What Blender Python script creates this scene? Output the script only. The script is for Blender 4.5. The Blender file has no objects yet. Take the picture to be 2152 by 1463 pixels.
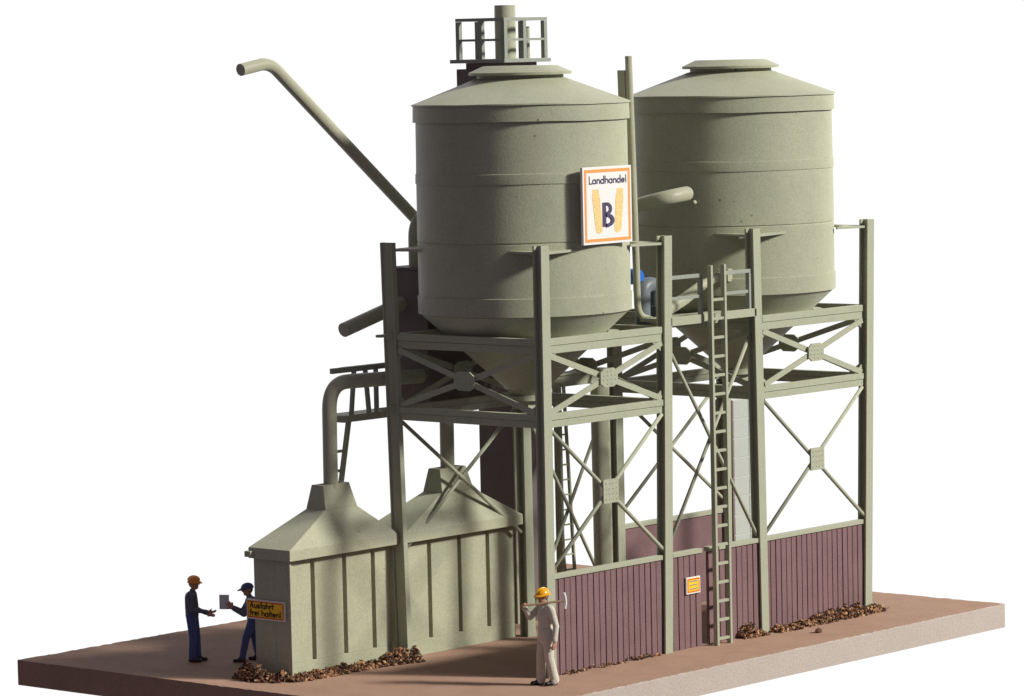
import bpy, bmesh, math, random
from mathutils import Vector, Matrix
import numpy as np

random.seed(7)
sc = bpy.context.scene
COL = sc.collection
R = math.radians

# ---------------------------------------------------------------- camera
CAM_LOC = Vector((-52.56387, -45.10358, 11.26882))
RIGHT = Vector((0.65553546, -0.75484659, -0.02190655))
UP = Vector((0.0725616, 0.03408728, 0.99678126))
FWD = Vector((0.75167019, 0.65501503, -0.0771183))
cam_d = bpy.data.cameras.new('camera')
cam = bpy.data.objects.new('camera', cam_d); COL.objects.link(cam)
m = Matrix((RIGHT, UP, -FWD)).transposed().to_4x4(); m.translation = CAM_LOC
cam.matrix_world = m
cam_d.sensor_width = 36; cam_d.lens = 138.2; cam_d.clip_end = 2000
sc.camera = cam

# ---------------------------------------------------------------- studio surroundings (white backdrop side, dim room side)
w = bpy.data.worlds.new('World'); sc.world = w; w.use_nodes = True
nt = w.node_tree; nt.nodes.clear()
out = nt.nodes.new('ShaderNodeOutputWorld'); bg = nt.nodes.new('ShaderNodeBackground')
tc = nt.nodes.new('ShaderNodeTexCoord'); dot = nt.nodes.new('ShaderNodeVectorMath'); dot.operation = 'DOT_PRODUCT'
dot.inputs[1].default_value = (0.754, 0.657, 0.0)
mr = nt.nodes.new('ShaderNodeMapRange'); mr.interpolation_type = 'SMOOTHSTEP'
mr.inputs['From Min'].default_value = 0.30; mr.inputs['From Max'].default_value = 0.80
mix = nt.nodes.new('ShaderNodeMix'); mix.data_type = 'RGBA'
mix.inputs['A'].default_value = (0.148, 0.130, 0.160, 1)
mix.inputs['B'].default_value = (1.04, 1.04, 1.04, 1)
nt.links.new(tc.outputs['Generated'], dot.inputs[0]); nt.links.new(dot.outputs['Value'], mr.inputs['Value'])
nt.links.new(mr.outputs['Result'], mix.inputs['Factor']); nt.links.new(mix.outputs['Result'], bg.inputs['Color'])
nt.links.new(bg.outputs['Background'], out.inputs['Surface']); bg.inputs['Strength'].default_value = 1.0

# ---------------------------------------------------------------- key lamp (large studio lamp, front right)
KEY_ELEV, KEY_DIST, KEY_E = 28.5, 120.0, 5.2
h = Vector((0.40, -0.917, 0)).normalized() * math.cos(R(KEY_ELEV)); h.z = math.sin(R(KEY_ELEV))
ld = bpy.data.lights.new('key_lamp', 'AREA'); ld.shape = 'DISK'; ld.size = 15.0
ld.energy = KEY_E * math.pi * KEY_DIST ** 2; ld.color = (1.0, 0.98, 0.90)
lo = bpy.data.objects.new('key_lamp', ld); COL.objects.link(lo)
lo.location = Vector((4, 2, 3)) + h * KEY_DIST
lo.rotation_euler = (-h).to_track_quat('-Z', 'Y').to_euler()

FILL_E = 0.42                                            # added fill lamp nearer the camera axis, lifts the silos' mid tones
h2 = Vector((0.25, -0.968, 0)).normalized() * math.cos(R(31)); h2.z = math.sin(R(31))
ld2 = bpy.data.lights.new('added_fill_lamp', 'AREA'); ld2.shape = 'DISK'; ld2.size = 18.0
ld2.energy = FILL_E * math.pi * KEY_DIST ** 2; ld2.color = (1.0, 0.98, 0.90)
lo2 = bpy.data.objects.new('added_fill_lamp', ld2); COL.objects.link(lo2)
lo2.location = Vector((4, 2, 3)) + h2 * KEY_DIST
lo2.rotation_euler = (-h2).to_track_quat('-Z', 'Y').to_euler()

sc.view_settings.view_transform = 'Standard'; sc.view_settings.look = 'None'
sc.view_settings.exposure = 0; sc.view_settings.gamma = 1; sc.view_settings.use_curve_mapping = False
sc.render.engine = 'CYCLES'
sc.cycles.max_bounces = 6

# ---------------------------------------------------------------- materials
def mat(name, col, rough=0.6, grain=0.10, blotch=0.10, gscale=28.0, specks=0.0, speck_col=(0.05, 0.04, 0.04), bump=0.15, spec=0.35, blotch_col=None):
    M = bpy.data.materials.new(name); M.use_nodes = True
    n = M.node_tree; L = n.links; p = n.nodes['Principled BSDF']
    p.inputs['Roughness'].default_value = rough; p.inputs['Specular IOR Level'].default_value = spec
    p.inputs['Diffuse Roughness'].default_value = 0.8
    t = n.nodes.new('ShaderNodeTexCoord')
    def noise(scale, detail, rough_=0.6):
        x = n.nodes.new('ShaderNodeTexNoise'); x.inputs['Scale'].default_value = scale
        x.inputs['Detail'].default_value = detail; x.inputs['Roughness'].default_value = rough_
        L.new(t.outputs['Object'], x.inputs['Vector']); return x
    def rng(src, a, b, c, d):
        x = n.nodes.new('ShaderNodeMapRange'); x.inputs[1].default_value = a; x.inputs[2].default_value = b
        x.inputs[3].default_value = c; x.inputs[4].default_value = d; L.new(src, x.inputs[0]); return x.outputs[0]
    def mixc(fac, A, B):
        x = n.nodes.new('ShaderNodeMix'); x.data_type = 'RGBA'
        L.new(fac, x.inputs['Factor'])
        for s, v in (('A', A), ('B', B)):
            if isinstance(v, tuple): x.inputs[s].default_value = (*v, 1)
            else: L.new(v, x.inputs[s])
        return x.outputs['Result']
    c = tuple(col)
    bc = blotch_col or tuple(v * 0.72 for v in c)
    n1 = noise(1.3, 5, 0.65); n2 = noise(gscale, 2, 0.7)
    r = mixc(rng(n1.outputs['Fac'], 0.42, 0.75, 0, blotch * 4), c, bc)
    lo_ = rng(n2.outputs['Fac'], 0.3, 0.7, 1 - grain, 1 + grain)
    h_ = n.nodes.new('ShaderNodeVectorMath'); h_.operation = 'SCALE'
    L.new(r, h_.inputs[0]); L.new(lo_, h_.inputs['Scale']); r = h_.outputs['Vector']
    if specks:
        v = n.nodes.new('ShaderNodeTexVoronoi'); v.inputs['Scale'].default_value = 4.5
        L.new(t.outputs['Object'], v.inputs['Vector'])
        n3 = noise(0.9, 1)
        d = n.nodes.new('ShaderNodeMath'); d.operation = 'SUBTRACT'
        L.new(rng(n3.outputs['Fac'], 0.45, 0.7, 0.0, specks), d.inputs[0]); L.new(v.outputs['Distance'], d.inputs[1])
        r = mixc(rng(d.outputs[0], 0.0, 0.03, 0, 0.6), r, speck_col)
    L.new(r, p.inputs['Base Color'])
    if bump:
        b = n.nodes.new('ShaderNodeBump'); b.inputs['Strength'].default_value = bump; b.inputs['Distance'].default_value = 0.02
        L.new(n2.outputs['Fac'], b.inputs['Height']); L.new(b.outputs['Normal'], p.inputs['Normal'])
    return M

M = {}
PAINT = (0.414, 0.422, 0.306)
M['silo'] = mat('grey_green_plastic', PAINT, 0.55, 0.10, 0.10, 26, specks=0.125)
M['steel'] = mat('grey_green_steel', (0.408, 0.420, 0.312), 0.55, 0.08, 0.06, 24)
M['shed'] = mat('shed_plastic', (0.468, 0.474, 0.336), 0.6, 0.10, 0.14, 24, specks=0.115, blotch_col=(0.36, 0.37, 0.29))
M['pipe'] = mat('pipe_plastic', (0.43, 0.43, 0.315), 0.5, 0.08, 0.08, 26)
M['rail'] = mat('blue_grey_railing', (0.33, 0.35, 0.305), 0.5, 0.08, 0.06, 24)
M['shaft'] = mat('elevator_plastic', (0.205, 0.165, 0.155), 0.6, 0.08, 0.10, 22)
M['board'] = mat('purple_brown_boards', (0.222, 0.127, 0.132), 0.65, 0.15, 0.18, 30)
M['ground'] = mat('brown_ground', (0.375, 0.236, 0.172), 0.85, 0.12, 0.14, 32, bump=0.35, spec=0.15, specks=0.14, speck_col=(0.14, 0.08, 0.05))
M['slab'] = mat('slab_edge', (0.50, 0.435, 0.39), 0.9, 0.13, 0.06, 26, bump=0.4, spec=0.1, specks=0.14, speck_col=(0.25, 0.18, 0.15))
M['white'] = mat('sign_white', (0.78, 0.77, 0.75), 0.5, 0.02, 0.0, 20, bump=0)
M['orange'] = mat('sign_orange', (0.80, 0.36, 0.09), 0.5, 0.05, 0.0, 20, bump=0)
M['corn'] = mat('corn_yellow', (0.78, 0.59, 0.26), 0.6, 0.22, 0.0, 34, bump=0)
M['navy'] = mat('sign_navy', (0.075, 0.055, 0.13), 0.6, 0.08, 0.0, 20, bump=0)
M['yellow'] = mat('sign_yellow', (0.96, 0.62, 0.018), 0.5, 0.03, 0.0, 20, bump=0)
M['red'] = mat('sign_red', (0.70, 0.06, 0.03), 0.5, 0.03, 0.0, 20, bump=0)
M['black'] = mat('sign_black', (0.03, 0.025, 0.02), 0.6, 0.05, 0.0, 20, bump=0)
M['greytext'] = mat('faded_print', (0.42, 0.36, 0.24), 0.6, 0.05, 0.0, 20, bump=0)
M['blue'] = mat('motor_blue', (0.03, 0.17, 0.62), 0.3, 0.05, 0.0, 20)
M['bluegrey'] = mat('blower_grey', (0.17, 0.195, 0.215), 0.45, 0.06, 0.05, 20)
M['block'] = mat('pale_blockwork', (0.46, 0.48, 0.45), 0.8, 0.04, 0.05, 20)
M['mortar'] = mat('block_joints', (0.55, 0.56, 0.53), 0.8, 0.03, 0.0, 20)
M['skin'] = mat('skin', (0.50, 0.25, 0.17), 0.55, 0.05, 0.0, 30, bump=0)
M['denim'] = mat('dark_jacket', (0.13, 0.13, 0.185), 0.8, 0.15, 0.05, 30)
M['trouser'] = mat('blue_trousers', (0.085, 0.12, 0.31), 0.8, 0.15, 0.05, 30)
M['overall'] = mat('pale_overalls', (0.64, 0.60, 0.52), 0.8, 0.08, 0.15, 24, blotch_col=(0.42, 0.38, 0.36))
M['shoe'] = mat('black_shoes', (0.015, 0.015, 0.02), 0.3, 0.05, 0.0, 20)
M['brownshoe'] = mat('dark_boots', (0.05, 0.04, 0.04), 0.5, 0.05, 0.0, 20)
M['helmet'] = mat('helmet_yellow', (0.85, 0.42, 0.01), 0.25, 0.03, 0.0, 20, bump=0, spec=0.6)
M['orangehat'] = mat('helmet_orange', (0.85, 0.30, 0.02), 0.3, 0.03, 0.0, 20, bump=0, spec=0.5)
M['cap'] = mat('cap_blue', (0.075, 0.10, 0.24), 0.7, 0.1, 0.0, 20)
M['hair'] = mat('brown_hair', (0.08, 0.045, 0.03), 0.7, 0.1, 0.0, 30)
M['wood'] = mat('handle_wood', (0.30, 0.19, 0.11), 0.6, 0.1, 0.1, 20)
M['metal'] = mat('pick_metal', (0.72, 0.72, 0.70), 0.35, 0.05, 0.0, 20)
M['paper'] = mat('paper_sheet', (0.62, 0.64, 0.68), 0.6, 0.05, 0.0, 20, bump=0)
for i, c in enumerate(((0.13, 0.06, 0.035), (0.36, 0.18, 0.09), (0.58, 0.34, 0.17), (0.20, 0.10, 0.055), (0.05, 0.03, 0.022))):
    M['chip%d' % i] = mat('leaf_litter_%s' % ('dark_brown', 'brown', 'tan', 'umber', 'black')[i], c, 0.8, 0.2, 0.1, 20)

# ---------------------------------------------------------------- mesh helpers
class MB:
    def __init__(self): self.bm = bmesh.new()
    def poly(self, pts, mi=0):
        vs = [self.bm.verts.new(p) for p in pts]
        f = self.bm.faces.new(vs); f.material_index = mi; return f
    def box(self, x0, x1, y0, y1, z0, z1, T=None, mi=0):
        P = [Vector(p) for p in ((x0,y0,z0),(x1,y0,z0),(x1,y1,z0),(x0,y1,z0),(x0,y0,z1),(x1,y0,z1),(x1,y1,z1),(x0,y1,z1))]
        if T: P = [T @ p for p in P]
        v = [self.bm.verts.new(p) for p in P]
        for f in ((0,3,2,1),(4,5,6,7),(0,1,5,4),(1,2,6,5),(2,3,7,6),(3,0,4,7)):
            self.bm.faces.new([v[i] for i in f]).material_index = mi
        return self
    def loft(self, rings, cap=True, mi=0, smooth=True, closed=False):
        vs = [[self.bm.verts.new(p) for p in r] for r in rings]
        n = len(vs[0])
        pairs = list(zip(vs[:-1], vs[1:])) + ([(vs[-1], vs[0])] if closed else [])
        for A, B in pairs:
            for i in range(n):
                f = self.bm.faces.new((A[i], A[(i+1) % n], B[(i+1) % n], B[i])); f.smooth = smooth; f.material_index = mi
        if cap and not closed:
            self.bm.faces.new(vs[0][::-1]).material_index = mi; self.bm.faces.new(vs[-1]).material_index = mi
        return self
    def bar(self, a, b, wd, th, side=Vector((0, 1, 0)), mi=0):
        a = Vector(a); b = Vector(b); d = (b-a).normalized()
        s = (side - d*side.dot(d)).normalized(); u = d.cross(s)
        rings = [[p + u*wd/2*i + s*th/2*j for i, j in ((-1,-1),(1,-1),(1,1),(-1,1))] for p in (a, b)]
        return self.loft(rings, mi=mi, smooth=False)
    def tube(self, pts, r, n=20, fillet=0.0, seg=7, mi=0, cap=True, r_end=None, round_end=False):
        P = [Vector(p) for p in pts]
        path = [P[0]]
        for i in range(1, len(P)-1):
            if fillet <= 0: path.append(P[i]); continue
            d0 = (P[i-1]-P[i]); d1 = (P[i+1]-P[i])
            f = min(fillet, d0.length*0.48, d1.length*0.48)
            A = P[i]+d0.normalized()*f; B = P[i]+d1.normalized()*f
            for k in range(seg+1):
                t = k/seg
                path.append(A*(1-t)**2 + P[i]*2*t*(1-t) + B*t*t)
        path.append(P[-1])
        rad = [r + ((r_end-r)*k/(len(path)-1) if r_end is not None else 0) for k in range(len(path))]
        if round_end:
            d = (path[-1]-path[-2]).normalized(); e = path[-1].copy(); rr = rad[-1]
            for k in range(1, 6):
                a = k/6*math.pi/2; path.append(e + d*rr*math.sin(a)); rad.append(rr*math.cos(a))
        t0 = (path[1]-path[0]).normalized()
        ref = Vector((0,0,1)) if abs(t0.z) < 0.9 else Vector((1,0,0))
        s = (ref - t0*ref.dot(t0)).normalized()
        rings = []
        for i, p in enumerate(path):
            t = (path[min(i+1, len(path)-1)] - path[max(i-1, 0)]).normalized()
            s = (s - t*s.dot(t)).normalized(); q = t.cross(s)
            rings.append([p + (s*math.cos(2*math.pi*k/n) + q*math.sin(2*math.pi*k/n))*rad[i] for k in range(n)])
        return self.loft(rings, cap=cap, mi=mi)
    def lathe(self, prof, c=(0,0), n=96, cap=(False, False), mi=0, wob=None, closed=False):
        rings = []
        for j, (r, z) in enumerate(prof):
            rings.append([Vector((c[0]+r*math.cos(2*math.pi*k/n), c[1]+r*math.sin(2*math.pi*k/n), z + (wob(j, 2*math.pi*k/n) if wob else 0))) for k in range(n)])
        vs = [[self.bm.verts.new(p) for p in r] for r in rings]
        pairs = list(zip(vs[:-1], vs[1:])) + ([(vs[-1], vs[0])] if closed else [])
        for A, B in pairs:
            for i in range(n):
                f = self.bm.faces.new((A[i], A[(i+1) % n], B[(i+1) % n], B[i])); f.smooth = True; f.material_index = mi
        if cap[0]: self.bm.faces.new(vs[0][::-1]).material_index = mi
        if cap[1]: self.bm.faces.new(vs[-1]).material_index = mi
        return self
    def prism(self, pts, dvec, mi=0):
        d = Vector(dvec); a = [Vector(p) for p in pts]
        return self.loft([a, [p+d for p in a]], smooth=False, mi=mi)
    def build(self, name, mats, parent=None, bevel=0.0, angle=35, loc=None):
        bm = self.bm
        bmesh.ops.recalc_face_normals(bm, faces=bm.faces)
        if bevel:
            ed = [e for e in bm.edges if len(e.link_faces) == 2 and e.calc_face_angle(0) > R(40)]
            bmesh.ops.bevel(bm, geom=ed, offset=bevel, segments=2, affect='EDGES', profile=0.5)
        for e in bm.edges:
            if len(e.link_faces) == 2 and e.calc_face_angle(0) > R(angle): e.smooth = False
        if loc is not None: bmesh.ops.translate(bm, verts=bm.verts, vec=-Vector(loc))
        me = bpy.data.meshes.new(name); bm.to_mesh(me); bm.free()
        o = bpy.data.objects.new(name, me); COL.objects.link(o)
        for mm in (mats if isinstance(mats, (list, tuple)) else [mats]): me.materials.append(mm)
        if loc is not None: o.location = loc
        if parent is not None:
            o.parent = parent; o.matrix_parent_inverse = Matrix.Translation(-parent.location) if loc is None else Matrix.Translation(-parent.location)
        return o

def tag(o, label, cat=None, group=None, kind=None):
    if label: o['label'] = label
    if cat: o['category'] = cat
    if group: o['group'] = group
    if kind: o['kind'] = kind
    return o
def thing(name, loc, label, cat, group=None):
    o = bpy.data.objects.new(name, None); COL.objects.link(o); o.location = loc; o.empty_display_size = 0.2
    return tag(o, label, cat, group)

# ---------------------------------------------------------------- ground slab
GX0, GX1, GY0, GY1, GT = -3.83, 12.04, -1.613, 9.79, 0.476
def ground():
    b = MB(); nx, ny = 160, 110
    rnd = random.Random(3)
    grid = []
    for j in range(ny+1):
        row = []
        for i in range(nx+1):
            x = GX0+(GX1-GX0)*i/nx; y = GY0+(GY1-GY0)*j/ny; z = 0.0
            if i in (0, nx) or j in (0, ny):
                z = -abs(rnd.gauss(0, 0.006))
                if i == 0: x += rnd.gauss(0, .004)
                if i == nx: x -= abs(rnd.gauss(0, .008))
                if j == 0: y += abs(rnd.gauss(0, .010))
            row.append(b.bm.verts.new((x, y, z)))
        grid.append(row)
    for j in range(ny):
        for i in range(nx): b.bm.faces.new((grid[j][i], grid[j][i+1], grid[j+1][i+1], grid[j+1][i])).material_index = 0
    edge = [grid[0][i] for i in range(nx)] + [grid[j][nx] for j in range(ny)] + [grid[ny][i] for i in range(nx, 0, -1)] + [grid[j][0] for j in range(ny, 0, -1)]
    def ideal(i):
        if i < nx: return GX0+(GX1-GX0)*i/nx, GY0
        if i < nx+ny: return GX1, GY0+(GY1-GY0)*(i-nx)/ny
        if i < 2*nx+ny: return GX1-(GX1-GX0)*(i-nx-ny)/nx, GY1
        return GX0, GY1-(GY1-GY0)*(i-2*nx-ny)/ny
    low = [b.bm.verts.new((*ideal(i), -GT)) for i in range(len(edge))]
    top = [b.bm.verts.new((*ideal(i), -.03)) for i in range(len(edge))]
    n = len(edge)
    for i in range(n):
        sm_ = 0 if i >= 2*nx+ny else 1
        b.bm.faces.new((edge[i], top[i], top[(i+1) % n], edge[(i+1) % n])).material_index = sm_
        b.bm.faces.new((top[i], low[i], low[(i+1) % n], top[(i+1) % n])).material_index = sm_
    b.bm.faces.new(low[::-1]).material_index = 1
    return tag(b.build('ground', [M['ground'], M['slab']]), 'brown ground slab with pale stone-coloured cut edge under the silo plant', 'ground', kind='structure')
ground()

# ---------------------------------------------------------------- steel support frames
A, B, D, H = 3.42, 2.83, 3.5, 7.7
PW, PD = 0.22, 0.20
def hpost(mb, x, y, lean, z1=H, PW=.22, PD=.20):
    (bx, by), (tx, ty) = lean
    f = 0.035 if PW > .2 else .03
    prof = ((0,0),(PW,0),(PW,f),(PW/2+.02,f),(PW/2+.02,PD-f),(PW,PD-f),(PW,PD),(0,PD),(0,PD-f),(PW/2-.02,PD-f),(PW/2-.02,f),(0,f))
    rings = []
    for z, (dx, dy) in ((0, (bx, by)), (z1, (tx, ty))):
        rings.append([Vector((x+dx+px, y+dy+py, z)) for px, py in prof])
    mb.loft(rings, smooth=False)
def zlean(lean, z):
    t = z/H; return lean[0][0]*(1-t)+lean[1][0]*t, lean[0][1]*(1-t)+lean[1][1]*t

def cross_brace(root, o, u, nrm, L, z0, z1, wd, gw, gh, lower):
    """flat X brace on a vertical plane: origin o, horizontal unit u, outward normal nrm"""
    o = Vector(o); u = Vector(u); nrm = Vector(nrm)
    def P(s, z, off=0): return o + u*s + Vector((0,0,z)) + nrm*off
    mb = MB()
    cs, cz = L/2, (z0+z1)/2
    for k, (a_, b_) in enumerate((((0.02, z1-.02), (L-.02, z0+.02)), ((0.02, z0+.02), (L-.02, z1-.02)))):
        if lower: mb.tube([P(*a_, 0.012*k), P(*b_, 0.012*k)], wd/2, n=10)
        else: mb.bar(P(*a_, 0.03*k), P(*b_, 0.03*k), wd, 0.028, side=nrm)
    if not lower:
        for (s, z, ds, dz) in ((0.0, z1, 1, -1), (L, z1, -1, -1), (0, z0, 1, 1), (L, z0, -1, 1)):
            mb.prism([P(s, z, -.03), P(s+ds*.24, z, -.03), P(s, z+dz*.17, -.03)], nrm*.024)
    br = mb.build('tie_rods' if lower else 'cross_brace', M['steel'], root)
    g = MB()
    c = .22 if not lower else .05
    pts = [(-gw/2+c*gw, -gh/2), (gw/2-c*gw, -gh/2), (gw/2, -gh/2+c*gh), (gw/2, gh/2-c*gh), (gw/2-c*gw, gh/2), (-gw/2+c*gw, gh/2), (-gw/2, gh/2-c*gh), (-gw/2, -gh/2+c*gh)]
    base = 0.05
    g.prism([P(cs+p, cz+q, base) for p, q in pts], nrm*0.035)
    nr = 4
    for i in range(nr):
        for j in range(nr):
            if (i in (0, nr-1)) and (j in (0, nr-1)) and not lower: continue
            q = P(cs-gw*.34+gw*.68*i/(nr-1), cz-gh*.34+gh*.68*j/(nr-1), base+.035)
            g.prism([q + u*.009*math.cos(k*math.pi/3) + Vector((0,0,.009*math.sin(k*math.pi/3))) for k in range(6)], nrm*.012)
    g.build('gusset_plate', M['steel'], br)

def support_frame(xo, leans, label):
    root = thing('support_frame', (xo+A/2+PW/2, D/2+PD/2, 0), label, 'steel frame', 'steel frames under the silos')
    pos = ((0,0),(A,0),(0,D),(A,D))
    for (px, py), ln in zip(pos, leans):
        mb = MB(); hpost(mb, xo+px, py, ln, **(dict(PW=.11, PD=.29) if xo == 0 and px == 0 and py > 0 else {})); mb.build('post', M['steel'], root)
    for z0, z1 in ((5.77, 6.04), (4.455, 4.70)):
        zm = z0 + (z1-z0)*.52
        for seg in ('f', 'b', 'l', 'r'):
            mb = MB()
            if seg in 'fb':
                y = .03 if seg == 'f' else D+.03
                mb.box(xo+PW-.01, xo+A+.01, y, y+.13, zm+.006, z1); mb.box(xo+PW-.01, xo+A+.01, y+.02, y+.11, z0, zm)
                mb.box(xo+PW-.01, xo+A+.01, y+.035, y+.10, zm-.002, zm+.008)
                if seg == 'b' and xo == 0:
                    mb.box(xo-.36, xo-.002, y+.02, y+.15, z1-.05, z1)
            else:
                x = xo+.03 if seg == 'l' else xo+A+.04
                mb.box(x, x+.13, PD-.01, D+.01, zm+.006, z1); mb.box(x+.02, x+.11, PD-.01, D+.01, z0, zm)
                mb.box(x+.035, x+.10, PD-.01, D+.01, zm-.002, zm+.008)
            mb.build('beam', M['steel'], root, bevel=.006)
    # upper X braces on all four sides
    for o, u, n_, L in (((xo+PW, .06, 0), (1,0,0), (0,-1,0), A-PW), ((xo+PW, D+.08, 0), (1,0,0), (0,-1,0), A-PW),
                        ((xo+.06, PD, 0), (0,1,0), (-1,0,0), D-PD), ((xo+A+.08, PD, 0), (0,1,0), (-1,0,0), D-PD)):
        cross_brace(root, o, u, n_, L, 4.705, 5.765, .105, .48, .34, False)
    for y in (.07, D+.09):
        cross_brace(root, (xo+PW, y, 0), (1,0,0), (0,-1,0), A-PW, 1.90, 4.45, .075, .43, .43, True) if y < 1 else None
    # thin rods only at the back
    mb = MB()
    mb.tube([(xo+PW-.02, D+.08, 4.40), (xo+A+.02, D+.08, 2.02)], .036, n=10); mb.tube([(xo+PW-.02, D+.12, 2.02), (xo+A+.02, D+.12, 4.40)], .036, n=10)
    mb.build('tie_rods', M['steel'], root)
    # horizontal corner plates that hold the silo shell
    for (px, py), ln, (sx, sy) in zip(pos, leans, ((1,1),(-1,1),(1,-1),(-1,-1))):
        dx, dy = zlean(ln, 7.55)
        cx_, cy_ = xo+px+dx+(PW-.03 if sx > 0 else .03), py+dy+(PD-.03 if sy > 0 else .03)
        e = .92
        mb = MB()
        zt = 7.58
        mb.prism([(cx_-sx*.10, cy_-sy*.12, zt-.045), (cx_+sx*e, cy_-sy*.10, zt-.03), (cx_+sx*e, cy_-sy*.06, zt-.03), (cx_+sx*.25, cy_+sy*.25, zt-.045), (cx_-sx*.06, cy_+sy*e, zt-.03), (cx_-sx*.10, cy_+sy*e, zt-.03)], (0,0,.045))
        mb.build('corner_plate', M['steel'], root)
    # bearing ring under the hopper
    mb = MB(); mb.lathe([(1.50, 5.93), (1.70, 5.93), (1.70, 5.99), (1.50, 5.99)], (xo+A/2+.055, D/2+.12), 64, closed=True)
    mb.build('bearing_ring', M['steel'], root)
    return root
Z0 = ((0,0),(0,0))
support_frame(0.0, (((.0,0),(.03,0)), ((-.10,0),(.09,0)), ((0,-.11),(0,.06)), ((.08,0),(.06,0))), 'near grey-green steel frame standing around the paler sheds, carrying the silo with the signboard')
support_frame(A+B, (((0,0),(-.08,0)), ((-.09,0),(.17,0)), ((0,0),(0,0)), ((-.04,0),(.05,0))), 'right-hand grey-green steel frame behind the plank fence, carrying the silo without a sign')

# ---------------------------------------------------------------- silos
def silo(cx, cy, Rr, ph, label, seam):
    root = thing('silo', (cx, cy, 6.4), label, 'silo', 'pair of grain silos')
    c = (cx, cy); N = 128
    wob = lambda amp: (lambda j, t: amp*(math.sin(2*t+ph)+.6*math.sin(5*t+ph*2.1)+.3*math.sin(11*t)))
    mb = MB()
    mb.lathe([(Rr-.01, 9.95), (Rr-.005, 9.2), (Rr, 8.95)], c, N)
    mb.lathe([(Rr, 8.77), (Rr+.004, 7.73)], c, N)
    mb.lathe([(Rr+.004, 7.735), (Rr-.012, 7.722), (Rr-.012, 7.705), (Rr+.002, 7.692), (Rr, 6.70)], c, N, wob=lambda j, t: .006*math.sin(3*t+ph) if j < 4 else 0)
    mb.lathe([(Rr, 6.70), (Rr-.01, 6.41)], c, N)
    mb.build('shell', M['silo'], root)
    mb = MB(); s = Rr
    mb.lathe([(s-.002, 8.955), (s+.012, 8.945), (s+.016, 8.79), (s+.013, 8.765), (s-.002, 8.762)], c, N, wob=wob(.006)); mb.build('seam_band', M['silo'], root)
    mb = MB()
    mb.lathe([(s-.005, 6.73), (s+.022, 6.722), (s+.018, 6.40), (s-.06, 6.395)], c, N, wob=lambda j, t: .007*math.sin(2*t+ph) if j < 2 else 0); mb.build('bottom_band', M['silo'], root)
    mb = MB()
    mb.lathe([(s-.02, 9.885), (s+.042, 9.88), (s+.035, 10.185), (s-.02, 10.19)], c, N, wob=wob(.007)); mb.build('skirt', M['silo'], root)
    mb = MB()
    mb.lathe([(s-.05, 10.172), (s+.065, 10.175), (s+.062, 10.20), (.84, 10.635), (.79, 10.645), (.79, 10.735)], c, N, wob=lambda j, t: wob(.006)(j, t) if 0 < j < 3 else 0)
    mb.build('cone_roof', M['silo'], root)
    mb = MB()
    mb.lathe([(.76, 10.722), (.935, 10.705), (.945, 10.752), (.68, 10.87)], c, 64, cap=(True, True))
    mb.build('roof_lid', M['silo'], root)
    mb = MB()
    mb.lathe([(s-.06, 6.405), (s-.02, 6.39), (.26, 4.86), (.26, 4.80)], c, N); mb.build('hopper', M['silo'], root)
    mb = MB()
    mb.lathe([(.20, 4.84), (.36, 4.84), (.36, 4.76), (.20, 4.76)], c, 32, closed=True)
    mb.box(cx-.2, cx+.2, cy-.2, cy+.2, 4.60, 4.765); mb.build('outlet', M['steel'], root)
    return root
S1 = (1.755, 1.890); S2 = (1.755+A+B, 1.890)
silo(*S1, 1.94, 0.4, 'grain silo with the white corn signboard on its front, tower with railing behind its roof', 0)
silo(*S2, 1.955, 2.0, 'grain silo on the right with a bare front, a rounded pipe end against it', 1)

# ---------------------------------------------------------------- stroke lettering
def arc(cx, cy, rx, ry, a0, a1, n=14):
    return [(cx+rx*math.cos(R(a0+(a1-a0)*k/n)), cy+ry*math.sin(R(a0+(a1-a0)*k/n))) for k in range(n+1)]
def bowl(cx=.26, r=.25): return arc(cx, .27, r, .27, 0, 360, 24)
GL = {
 'L': (.50, [[(.06,1),(.06,0)], [(.03,.0),(.48,.0)]]), 'a': (.60, [bowl(), [(.51,.54),(.51,0)]]),
 'n': (.56, [[(.05,.54),(.05,0)], [(.05,.27)]+arc(.26,.30,.21,.24,180,0)+[(.47,0)]]),
 'd': (.60, [bowl(), [(.51,1.0),(.51,0)]]), 'h': (.56, [[(.05,1.0),(.05,0)], [(.05,.27)]+arc(.26,.30,.21,.24,180,0)+[(.47,0)]]),
 'e': (.58, [[(.03,.29),(.49,.29)]+arc(.26,.27,.23,.26,5,320,20)]), 'l': (.18, [[(.07,1.0),(.07,0)]]),
 'A': (.72, [[(.02,0),(.33,.95),(.64,0)], [(.14,.32),(.52,.32)]]), 'u': (.56, [[(.05,.54),(.05,.25)]+arc(.26,.24,.21,.24,180,360)+[(.47,.54)], [(.47,.3),(.47,0)]]),
 's': (.46, [arc(.2,.40,.15,.14,40,270,10)+arc(.2,.13,.16,.13,90,-140,10)]),
 'f': (.36, [[(.14,0),(.14,.78)]+arc(.27,.78,.13,.17,180,70,6), [(.0,.52),(.30,.52)]]), 'r': (.38, [[(.05,.54),(.05,0)], [(.05,.3)]+arc(.22,.32,.17,.20,180,50,8)]),
 't': (.34, [[(.14,.85),(.14,0)], [(.0,.54),(.30,.54)]]), 'i': (.18, [[(.07,.54),(.07,0)], [(.07,.74),(.07,.82)]]),
 '!': (.2, [[(.07,1.0),(.07,.28)], [(.07,.0),(.07,.09)]]), ' ': (.34, []),
}
def text_width(s): return sum(GL[ch][0] for ch in s)
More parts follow.
